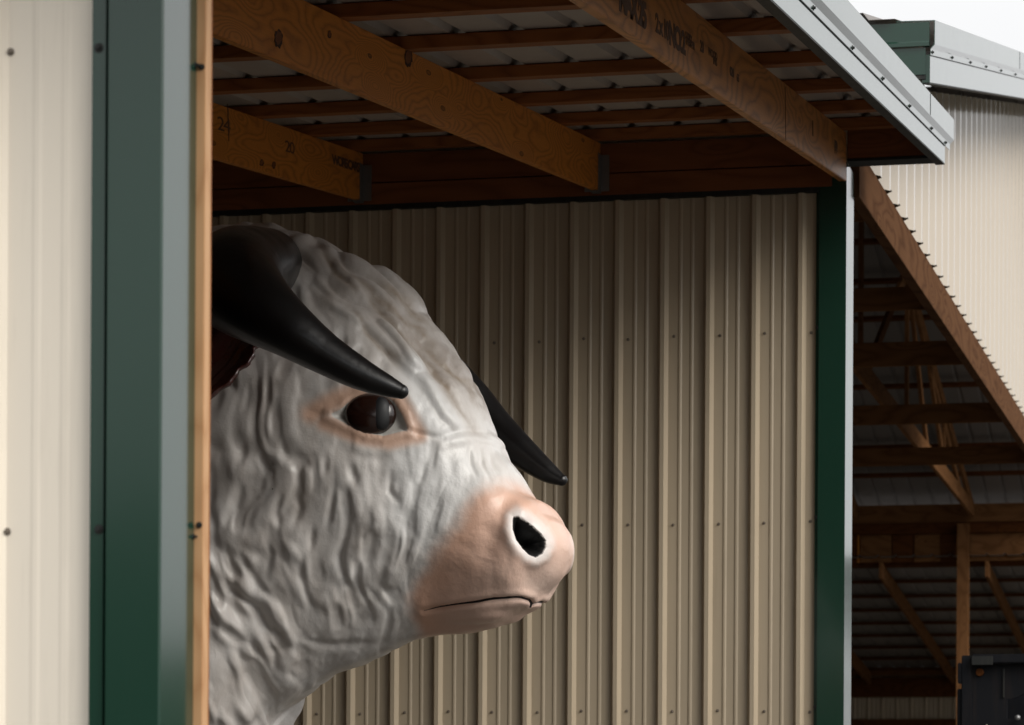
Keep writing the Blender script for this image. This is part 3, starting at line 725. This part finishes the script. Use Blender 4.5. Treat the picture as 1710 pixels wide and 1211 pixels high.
# far lean-to
la = onX(1461, 938, -4.53); lb = onX(1591, 1129, -4.53); ls = (lb[2] - la[2]) / (lb[1] - la[1])
print('LEAN', la, lb, ls)
lz = lambda y: la[2] + ls * (y - la[1])
yE2 = lb[1] + .2
for (u, v) in ((1461, 938), (1641, 938)):
    pass
xs = [-4.53, -4.53 + (onY(1641, 938, la[1])[0] - la[0]), -4.53 - (onY(1641, 938, la[1])[0] - la[0]) * 1.0, -9.0, -11.5]
for x in xs:
    board('lean_to_rafter', (x, YE, lz(YE) + .0), (x, yE2, lz(yE2)), .045, .20, M_BARNIN, barn)
sheet('roof_sheet', (-14, YE, lz(YE) + .17), (1, 0, 0), Vector((0, 1, ls)), (0, 0, 1), 16, .2286, .06, M_SHEET_B, barn, Lb=yE2 + .6 - YE, base=.05, top=.02, hgt=.022, minor=False)
n = 9
for k in range(n):
    y = YE + .5 + (yE2 - YE - .6) * k / (n - 1)
    board('purlin', (-14, y, lz(y) + .13), (2, y, lz(y) + .13), .089, .038, M_BARNRED, barn, upv=(0, -ls, 1))
e = lambda v: onY(1500, v, yE2)[2]
board('eave_beam', (-14, yE2, e(1148)), (2, yE2, e(1148)), .05, e(1131) - e(1164), M_BARNRED, barn)
board('eave_beam', (-14, yE2 + .02, e(1122)), (2, yE2 + .02, e(1122)), .04, e(1116) - e(1129), M_BARNIN, barn)
sheet('far_wall', (-14, yE2 + .1, 0), (1, 0, 0), (0, 0, 1), (0, -1, 0), 16, .2286, .1, M_CREAM_IN, barn, Lb=lz(yE2) + .14)
board('backing_board', (-14, YE + .24, d(905, YE)), (-1.6, YE + .24, d(905, YE)), .03, d(868, YE) - d(942, YE), M_BARNRED, barn)
board('girt', (-14, yE2 + .03, e(1210)), (2, yE2 + .03, e(1210)), .05, e(1202) - e(1220), M_BARNRED, barn)
sheet('end_wall', (-13.98, 15.96, 0), (0, 1, 0), (0, 0, 1), (-1, 0, 0), yE2 - 15.96, .2286, .05, M_CREAM_IN, barn, Lb=5.0, lo=lambda s: 0, hi=lambda s: (top(s) if 15.96 + s < YE else lz(15.96 + s) + .15))
# ------------------------------------------------------------------ dark steel container in front of the barn opening
YC = 16.7
c0 = onY(1607, 1095, YC); pxm = FOC / (YC * 1.0)
W = lambda px: px / pxm
dc = empty('waste_container', (c0[0] + 1.2, YC + .8, 0), 'black scuffed steel container with top rim and recessed opening, bottom right corner', 'container')
zt = c0[2]
X0 = c0[0]
# front plate cut round the recess
xr = X0 + W(74); zr = zt - W(72); zl = zt - W(105); xe = X0 + 2.4
cut = [(X0, 0), (xe, 0), (xe, zl), (xr, zl), (xr, zr), (xr + W(10), zr - W(0)), (xr + W(18), zr + W(3)), (xr + W(30), zr + W(10)), (xe, zr + W(12)), (xe, zt - W(15)), (X0, zt - W(15))]
def plate(name, poly, y0, y1, mat, parent):
    n = len(poly); V = [(x, y0, z) for x, z in poly] + [(x, y1, z) for x, z in poly]
    o = add_mesh(name, V, [tuple(range(n)), tuple(range(n, 2 * n))[::-1]] + [(i, (i + 1) % n, n + (i + 1) % n, n + i) for i in range(n)], mat, parent); fixn(o); return o
body = plate('front_plate', cut, YC, YC + .03, M_DARKSTEEL, dc)
box('side_plate', X0, X0 + .03, YC + .031, YC + 1.6, 0, zt - .03, M_DARKSTEEL, dc)
box('side_plate', xe - .03, xe, YC + .031, YC + 1.6, 0, zt - .03, M_DARKSTEEL, dc)
box('rear_plate', X0, xe, YC + 1.6, YC + 1.63, 0, zt - .03, M_DARKSTEEL, dc)
box('recess_back', X0 + .04, xe - .04, YC + .5, YC + .53, 0, zt - .1, M_DARKSTEEL, dc)
box('top_rim', X0 + W(17), xe + .02, YC - .06, YC + .04, zt - W(14), zt + .004, M_DARKSTEEL, dc, .006)
box('rim_corner', X0 + W(17), X0 + W(52), YC - .066, YC - .0605, zt - W(17), zt - W(2), M_BLACK, dc, .002)
box('corner_post', X0 - .002, X0 + W(16), YC - .02, YC - .001, 0, zt, M_DARKSTEEL, dc, .004)
box('hinge', X0 - W(7), X0 - .003, YC - .02, YC + .06, zt - W(46), zt - W(12), M_DARKSTEEL, dc, .004)
box('hinge', X0 - W(8), X0 - .003, YC + .0, YC + .05, 0, zt - W(55), M_DARKSTEEL, dc, .004)
box('seam_rib', X0 + W(67), X0 + W(70), YC - .012, YC - .001, zt - W(70), zt - W(22), M_BLACK, dc, .002)
bm = bmesh.new(); bmesh.ops.create_cone(bm, cap_ends=True, segments=24, radius1=W(7), radius2=W(6), depth=.02, matrix=Matrix.Rotation(math.pi / 2, 4, 'X'))
bm_obj('rusty_bolt', bm, M_BARNRED, dc, Matrix.Translation((X0 + W(29), YC - .008, zt - W(28))))
bm = bmesh.new(); bmesh.ops.create_uvsphere(bm, u_segments=20, v_segments=12, radius=W(5))
bm_obj('latch_knob', bm, M_STEEL, dc, Matrix.Translation((X0 + W(92), YC - .03, zl + W(1))), smooth=True)
box('latch_rod', X0 + W(40), X0 + W(43), YC - .03, YC - .02, zl - .4, zt - W(115), M_CREAM, dc, .001)
# ------------------------------------------------------------------ the bull statue
def hide_material():
    m, nt, b = new_mat('painted_fibreglass_hide')
    at = lambda n: (lambda a: a.outputs['Fac'])(N(nt, 'ShaderNodeAttribute', attribute_name=n))
    g = N(nt, 'ShaderNodeTexCoord').outputs['Object']
    n1 = noise(nt, g, 5.5, 5, .6); n2 = noise(nt, g, 28, 5, .65); n3 = noise(nt, g, 110, 4, .6); n4 = noise(nt, mapping(nt, g, (3, 3, 1.2)), 3.2, 4, .6)
    white = ramp(nt, n4, [(.28, (.60, .555, .515)), (.45, (.74, .705, .67)), (.70, (.81, .79, .765))])
    # brown-grey crown grime, shade put into the neck colour, thinner on the face
    grime_shade = math_n(nt, 'MULTIPLY', at('grime_shade'), math_n(nt, 'MULTIPLY_ADD', n1, 1.1, .1))
    white = mixrgb(nt, grime_shade, white, (.215, .158, .120))
    white = mixrgb(nt, math_n(nt, 'MULTIPLY', at('locks'), math_n(nt, 'MULTIPLY_ADD', n2, 1.2, .0)), white, (.27, .20, .135))
    face_highlight = math_n(nt, 'MULTIPLY', at('face_highlight'), .85)
    white = mixrgb(nt, face_highlight, white, (.78, .78, .77))
    pk = math_n(nt, 'ADD', at('sd_pink'), math_n(nt, 'MULTIPLY', math_n(nt, 'SUBTRACT', n1, .5), 40))
    pf = nt.nodes.new('ShaderNodeMapRange'); pf.interpolation_type = 'SMOOTHSTEP'; nt.links.new(pk, pf.inputs['Value'])
    for k, x in (('From Min', 20), ('From Max', -22), ('To Min', 0), ('To Max', 1)): pf.inputs[k].default_value = x
    pink = ramp(nt, math_n(nt, 'ADD', math_n(nt, 'MULTIPLY', at('sd_pink'), -.0042), math_n(nt, 'MULTIPLY', n1, .55)), [(.25, (.74, .44, .31)), (.55, (.83, .55, .43)), (1.0, (.88, .66, .55))])
    col = mixrgb(nt, pf.outputs[0], white, pink)
    # white ring round the nostril
    def band(sock, lo, hi, nzamp=0, nzn=n2):
        r = nt.nodes.new('ShaderNodeMapRange'); r.interpolation_type = 'SMOOTHSTEP'
        s = sock if not nzamp else math_n(nt, 'ADD', sock, math_n(nt, 'MULTIPLY', math_n(nt, 'SUBTRACT', nzn, .5), nzamp))
        nt.links.new(s, r.inputs['Value'])
        for k, x in (('From Min', lo), ('From Max', hi), ('To Min', 0), ('To Max', 1)): r.inputs[k].default_value = x
        return r.outputs[0]
    no = at('sd_nostril')
    col = mixrgb(nt, math_n(nt, 'MULTIPLY', band(no, 21, 2, 14), .75), col, (.84, .83, .81))
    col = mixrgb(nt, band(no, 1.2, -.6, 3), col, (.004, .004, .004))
    # peach round the eye, white of the eye
    al = at('sd_eye')
    col = mixrgb(nt, math_n(nt, 'MULTIPLY', band(at('peach'), .0, 1.0, .30), .8), col, (.70, .41, .27))
    col = mixrgb(nt, band(al, .6, -.6), col, (.62, .60, .56))
    vs = nt.nodes.new('ShaderNodeTexVoronoi'); vs.inputs['Scale'].default_value = 5.5; nt.links.new(g, vs.inputs['Vector'])
    col = mixrgb(nt, math_n(nt, 'MULTIPLY', math_n(nt, 'LESS_THAN', math_n(nt, 'ADD', vs.outputs['Distance'], math_n(nt, 'MULTIPLY', n2, .02)), .032), .8), col, (.05, .035, .025))
    nt.links.new(col, b.inputs['Base Color'])
    rr = math_n(nt, 'MULTIPLY_ADD', n2, .30, .26); nt.links.new(rr, b.inputs['Roughness'])
    b.inputs['Coat Weight'].default_value = .25; b.inputs['Coat Roughness'].default_value = .25
    h = math_n(nt, 'ADD', math_n(nt, 'MULTIPLY', n2, .7), math_n(nt, 'MULTIPLY', n3, .8))
    bump(nt, h, .32, .004, b)
    return m
M_HIDE = hide_material()
def gloss(name, c, r=.3, coat=.4, bumpy=0):
    m, nt, b = new_mat(name); g = N(nt, 'ShaderNodeTexCoord').outputs['Object']
    n1 = noise(nt, g, 12, 4); col = mixrgb(nt, n1, c, tuple(x * .5 for x in c)); nt.links.new(col, b.inputs['Base Color'])
    nt.links.new(math_n(nt, 'MULTIPLY_ADD', n1, .2, r - .1), b.inputs['Roughness']); b.inputs['Coat Weight'].default_value = coat; b.inputs['Coat Roughness'].default_value = .12
    if bumpy: bump(nt, noise(nt, mapping(nt, g, (1, 1, 1)), 40, 4), bumpy, .004, b)
    return m
M_HORN = gloss('black_gloss_paint', (.005, .0045, .005), .36, .2, .2)
M_IRIS = gloss('dark_brown_gloss', (.024, .008, .005), .22, .5, .1)
M_PUPIL = gloss('pupil_gloss', (.006, .007, .009), .55, .05, .1)
M_EAR = gloss('maroon_gloss', (.085, .020, .016), .2, .8, .8)
M_MOUTH = gloss('mouth_black', (.008, .006, .006), .6, 0)

P, cl, tt = bull_mesh()
Q, fu, fv, lat, spk, sal, sno, sdm = bull_displace(P, cl)
nr, mm = Q.shape[:2]
org = np.array([BM[0] - 2.4, BM[1] + .3, 0])
V = (Q.reshape(-1, 3) - org)
idx = np.arange(nr * mm).reshape(nr, mm)
a = idx[:-1]; b_ = idx[1:]; a2 = np.roll(a, -1, 1); b2 = np.roll(b_, -1, 1)
quads = np.stack([a, a2, b2, b_], -1).reshape(-1, 4)
verts = V.tolist(); faces = quads.tolist()
faces.append(list(idx[0])[::-1]); faces.append(list(idx[-1]))
# legs, grown into the trunk
nv0 = len(verts)
def tube_rings(path, rad, seg=28, flat=None):
    path = [Vector(p) for p in path]; rings = []
    prev = None
    for i, p in enumerate(path):
        t = (path[min(i + 1, len(path) - 1)] - path[max(i - 1, 0)]).normalized()
        if prev is None:
            ax = Vector((0, 0, 1)) if abs(t.z) < .9 else Vector((1, 0, 0)); n = ax.cross(t).normalized()
        else: n = (prev - t * prev.dot(t)).normalized()
        prev = n; bn = t.cross(n); r = rad[i]
        rings.append([p + n * math.cos(2 * math.pi * k / seg) * r + bn * math.sin(2 * math.pi * k / seg) * r for k in range(seg)])
    return rings
def rings_mesh(rings, base=0):
    seg = len(rings[0]); V = [v for r in rings for v in r]; Fc = []
    for i in range(len(rings) - 1):
        for k in range(seg): Fc.append((base + i * seg + k, base + i * seg + (k + 1) % seg, base + (i + 1) * seg + (k + 1) % seg, base + (i + 1) * seg + k))
    Fc.append(tuple(base + k for k in range(seg))[::-1]); Fc.append(tuple(base + (len(rings) - 1) * seg + k for k in range(seg)))
    return V, Fc
def loc(a, s, z): return BM * np.array([1, 1, 0]) + BF * a + BL * s + np.array([0, 0, z]) - org
for (a0, knee, s0) in ((-2.35, .12, .42), (-2.35, .12, -.42), (-4.75, -.18, .42), (-4.75, -.18, -.42)):
    pts = [loc(a0, s0 * .9, 2.5), loc(a0, s0, 1.7), loc(a0 + knee * .4, s0, 1.25), loc(a0 + knee, s0, .85), loc(a0 + knee * .3, s0, .45), loc(a0 + .02, s0, .16), loc(a0 + .06, s0, .15), loc(a0 + .06, s0, .0)]
    rr = [.42, .30, .19, .15, .105, .11, .15, .17]
    C = catmull(np.array([list(p) + [r] for p, r in zip(pts, rr)]), np.linspace(0, 7, 50))
    v_, f_ = rings_mesh(tube_rings([c[:3] for c in C], [c[3] for c in C]), len(verts))
    verts += [tuple(x) for x in v_]; faces += f_
bull = empty('bull_statue', tuple(org), 'giant white painted bull statue with black horns and pink muzzle inside the open shed', 'statue')
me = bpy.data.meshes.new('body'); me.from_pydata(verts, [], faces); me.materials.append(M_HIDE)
me.polygons.foreach_set('use_smooth', [True] * len(me.polygons))
extra = len(verts) - nv0
def set_attr(name, arr, fill):
    at = me.attributes.new(name, 'FLOAT', 'POINT'); at.data.foreach_set('value', np.concatenate([arr.reshape(-1), np.full(extra, fill)]).astype(np.float32))
inhead = (tt[:, None] <= NECKROW + .5) * np.ones((1, mm))
far_off = lambda x, sc: np.where(np.abs(lat) < .03, 60., x)
set_attr('sd_pink', np.where(inhead > 0, spk, 300), 300)
set_attr('sd_nostril', np.where((inhead > 0) & (np.abs(lat) > .05), sno, 300), 300)
set_attr('sd_eye', np.where((inhead > 0) & (np.abs(lat) > .12), sal, 300), 300)
dpe, _ = seg_dist(fu, fv, [(520, 690), (560, 668), (600, 655)]); dpe2, _ = seg_dist(fu, fv, [(540, 705), (600, 728), (650, 737), (700, 726), (672, 678), (660, 660)])
pe = np.maximum(sstep(34, 0, dpe), sstep(27, 0, dpe2)) * (np.abs(lat) > .12)
set_attr('peach', pe, 0)
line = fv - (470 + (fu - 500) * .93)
grime_shade = .12 + .62 * sstep(40, -60, line) + .34 * sstep(640, 430, fu) * sstep(-80, 40, line)  # crown grime, plus shade put into the colour of cheek and neck
grime_shade *= 1 - .8 * sstep(640, 740, fu) * sstep(620, 700, fv)
set_attr('grime_shade', grime_shade, .5)
lk = np.zeros(fu.shape)
for pts in LOCKS:
    dd_, tq_ = seg_dist(fu + 5 * vnoise(fu / 22, fv / 22, lat * 3, 71), fv + 5 * vnoise(fu / 22, fv / 22, lat * 3, 72), pts)
    lk = np.maximum(lk, np.exp(-(dd_ / 5.5) ** 2) * np.sin(np.pi * np.clip(tq_, .04, .96)) ** .6)
set_attr('locks', lk, 0)
dc1, _ = seg_dist(fu, fv, [(690, 620), (730, 700), (745, 722)]); dc2, _ = seg_dist(fu, fv, [(700, 780), (740, 800), (700, 860)])
set_attr('face_highlight', np.maximum(sstep(45, 5, dc1), sstep(95, 20, dc2)) * .9, 0)  # highlight painted into the colour beside the brow and on the cheek
me.update()
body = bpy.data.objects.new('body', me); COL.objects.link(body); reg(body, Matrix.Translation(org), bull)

# surface points looked up on the near side
UVn = np.stack([fu, fv], -1); near = lat < 0
Nn = grid_normals(P)
def surf(u, v, base=False):
    d = np.where(near, np.hypot(fu - u, fv - v), 1e9); k = np.unravel_index(d.argmin(), d.shape)
    return (P if base else Q)[k], Nn[k]
def mirror(p): p = np.array(p, float); return p - 2 * ((p - BM) @ BL) * BL
def dome(name, c, nrm, hx, hz_, th, mat, parent, flip=False, seg=48, rings=16):
    n = Vector(nrm).normalized(); ex = Vector((0, 0, 1)).cross(n).normalized(); ez = n.cross(ex)
    V = []; Fc = []
    for i in range(rings + 1):
        a = math.pi / 2 * i / rings
        for k in range(seg):
            q = 2 * math.pi * k / seg
            V.append(ex * math.cos(q) * hx * math.cos(a) + ez * math.sin(q) * hz_ * math.cos(a) + n * th * math.sin(a))
    for i in range(rings):
        for k in range(seg): Fc.append((i * seg + k, i * seg + (k + 1) % seg, (i + 1) * seg + (k + 1) % seg, (i + 1) * seg + k))
    return add_mesh(name, V, Fc, mat, parent, Matrix.Translation(Vector(c)), smooth=True)
pc, nc = surf(620, 690, True)
fc = ray(620, 690); fc = fc / np.linalg.norm(fc)
nc2 = nc * .75 - fc * .25; nc2 /= np.linalg.norm(nc2)
for side in (0, 1):
    c = pc if side == 0 else mirror(pc); n_ = nc2 if side == 0 else mirror(nc2 + BM) - BM
    c = c - n_ * .020
    fwd = BF - n_ * (BF @ n_); fwd /= np.linalg.norm(fwd)
    eye = dome('eyeball', c, n_, .088, .073, .040, M_IRIS, bull)
    cp = c + fwd * .036 + n_ * .0170
    dome('pupil', cp, n_ * .95 + fwd * .22, .038, .059, .0215, M_PUPIL, eye)
# mouth line
mp = []
for (u, v) in catmull(np.array(MOUTH), np.linspace(0, len(MOUTH) - 1, 60)):
    q_, _n = surf(u, v); mp.append(q_)
mp = np.array(mp)
for _ in range(3): mp[1:-1] = (mp[:-2] + 2 * mp[1:-1] + mp[2:]) / 4
mr = .0062 * np.minimum(1, np.linspace(.15, 2.6, 60))
v_, f_ = rings_mesh(tube_rings(mp - org, mr, 8)); add_mesh('mouth_line', v_, f_, M_MOUTH, bull, Matrix.Translation(org), smooth=True)
mpf = np.array([mirror(p) for p in mp]); v_, f_ = rings_mesh(tube_rings(mpf - org, mr, 8)); add_mesh('mouth_line', v_, f_, M_MOUTH, bull, Matrix.Translation(org), smooth=True)
# horns
def horn(knots, name='horn'):
    K = np.array(knots); C = catmull(K, np.linspace(0, len(K) - 1, 140))
    # rounded tip
    t = C[-1, :3] - C[-2, :3]; t /= np.linalg.norm(t); r = C[-1, 3]; tip = []
    for a in np.linspace(.15, 1.5, 8): tip.append(list(C[-1, :3] + t * r * math.sin(a)) + [r * math.cos(a)])
    C = np.vstack([C, tip])
    rings = tube_rings(C[:, :3] - org, C[:, 3], 56)
    out = []
    for i, rg in enumerate(rings):
        c = Vector(C[i, :3] - org); tq = i / len(rings); o = []
        for k, v in enumerate(rg):
            w = 1 + .018 * math.sin(k / 56 * 2 * math.pi * 3 + i * .05) * (1 - tq) + .008 * math.sin(i * .55) * max(0, 1 - tq * 2.2)
            o.append(c + (v - c) * w)
        out.append(o)
    v_, f_ = rings_mesh(out); return add_mesh(name, v_, f_, M_HORN, bull, Matrix.Translation(org), smooth=True)
def at_depth(u, v, s):      # point at side offset s from the middle plane of the head
    d = ray(u, v); t = ((BM - CAM0) @ BL + s) / (d @ BL); return CAM0 + d * t
H = [(440, 446, -.22, .138), (420, 448, -.46, .144), (396, 455, -.66, .152), (392, 474, -.86, .156), (427, 509, -.98, .127), (481, 549, -1.00, .093), (541, 590, -.97, .068), (600, 624, -.93, .052), (645, 644, -.90, .036), (670, 654, -.885, .024)]
horn([list(at_depth(u, v, s)) + [r] for u, v, s, r in H])
HF = [(520, 500, .24, .13), (560, 510, .50, .13), (600, 530, .72, .125), (700, 600, .90, .11), (775, 665, .96, .095), (822, 712, .95, .078), (870, 754, .92, .060), (912, 787, .90, .041), (938, 802, .89, .022)]
horn([list(at_depth(u, v, s)) + [r] for u, v, s, r in HF])
# ears
def ear(side):
    base, n_ = surf(408, 548, True)
    o_ = []
    d1 = -BF * .30 - BL * .42 - np.array([0, 0, .90]); d1 /= np.linalg.norm(d1)
    wv = BF - d1 * (BF @ d1); wv /= np.linalg.norm(wv); nn = np.cross(d1, wv)
    if nn @ BL > 0: nn = -nn
    V = []; Fc = []; nu, nw = 40, 24
    for layer in (0, 1):
        for i in range(nu + 1):
            s = i / nu; wd = .155 * (math.sin(math.pi * min(1, s * .66 + .32)) ** .8) * (1 if s < .9 else max(.02, (1 - s) / .1) ** .5)
            for j in range(nw + 1):
                q = j / nw * 2 - 1
                cup = (-.075 * (1 - q * q) * math.sin(math.pi * min(1, s + .15)) ) + .0035 * math.sin(q * 19 + s * 3 + 2 * math.sin(q * 7)) * (1 - q * q)
                wd2 = wd * (1 + .05 * math.sin(s * 31 + 2 * side) + .03 * math.sin(s * 67)); p = base + d1 * (s * .47 - .06) + wv * q * wd2 + nn * (cup + .10 - layer * .02)
                V.append(mirror(p) - org if side else p - org)
    m_ = (nu + 1) * (nw + 1)
    for layer in (0, 1):
        for i in range(nu):
            for j in range(nw):
                a_ = layer * m_ + i * (nw + 1) + j; f = (a_, a_ + 1, a_ + nw + 2, a_ + nw + 1); Fc.append(f if layer else f[::-1])
    for i in range(nu):
        for j in (0, nw):
            a_ = i * (nw + 1) + j; Fc.append((a_, a_ + nw + 1, a_ + nw + 1 + m_, a_ + m_))
    o = add_mesh('ear', V, Fc, M_EAR, bull, Matrix.Translation(org), smooth=True); fixn(o)
ear(0); ear(1)
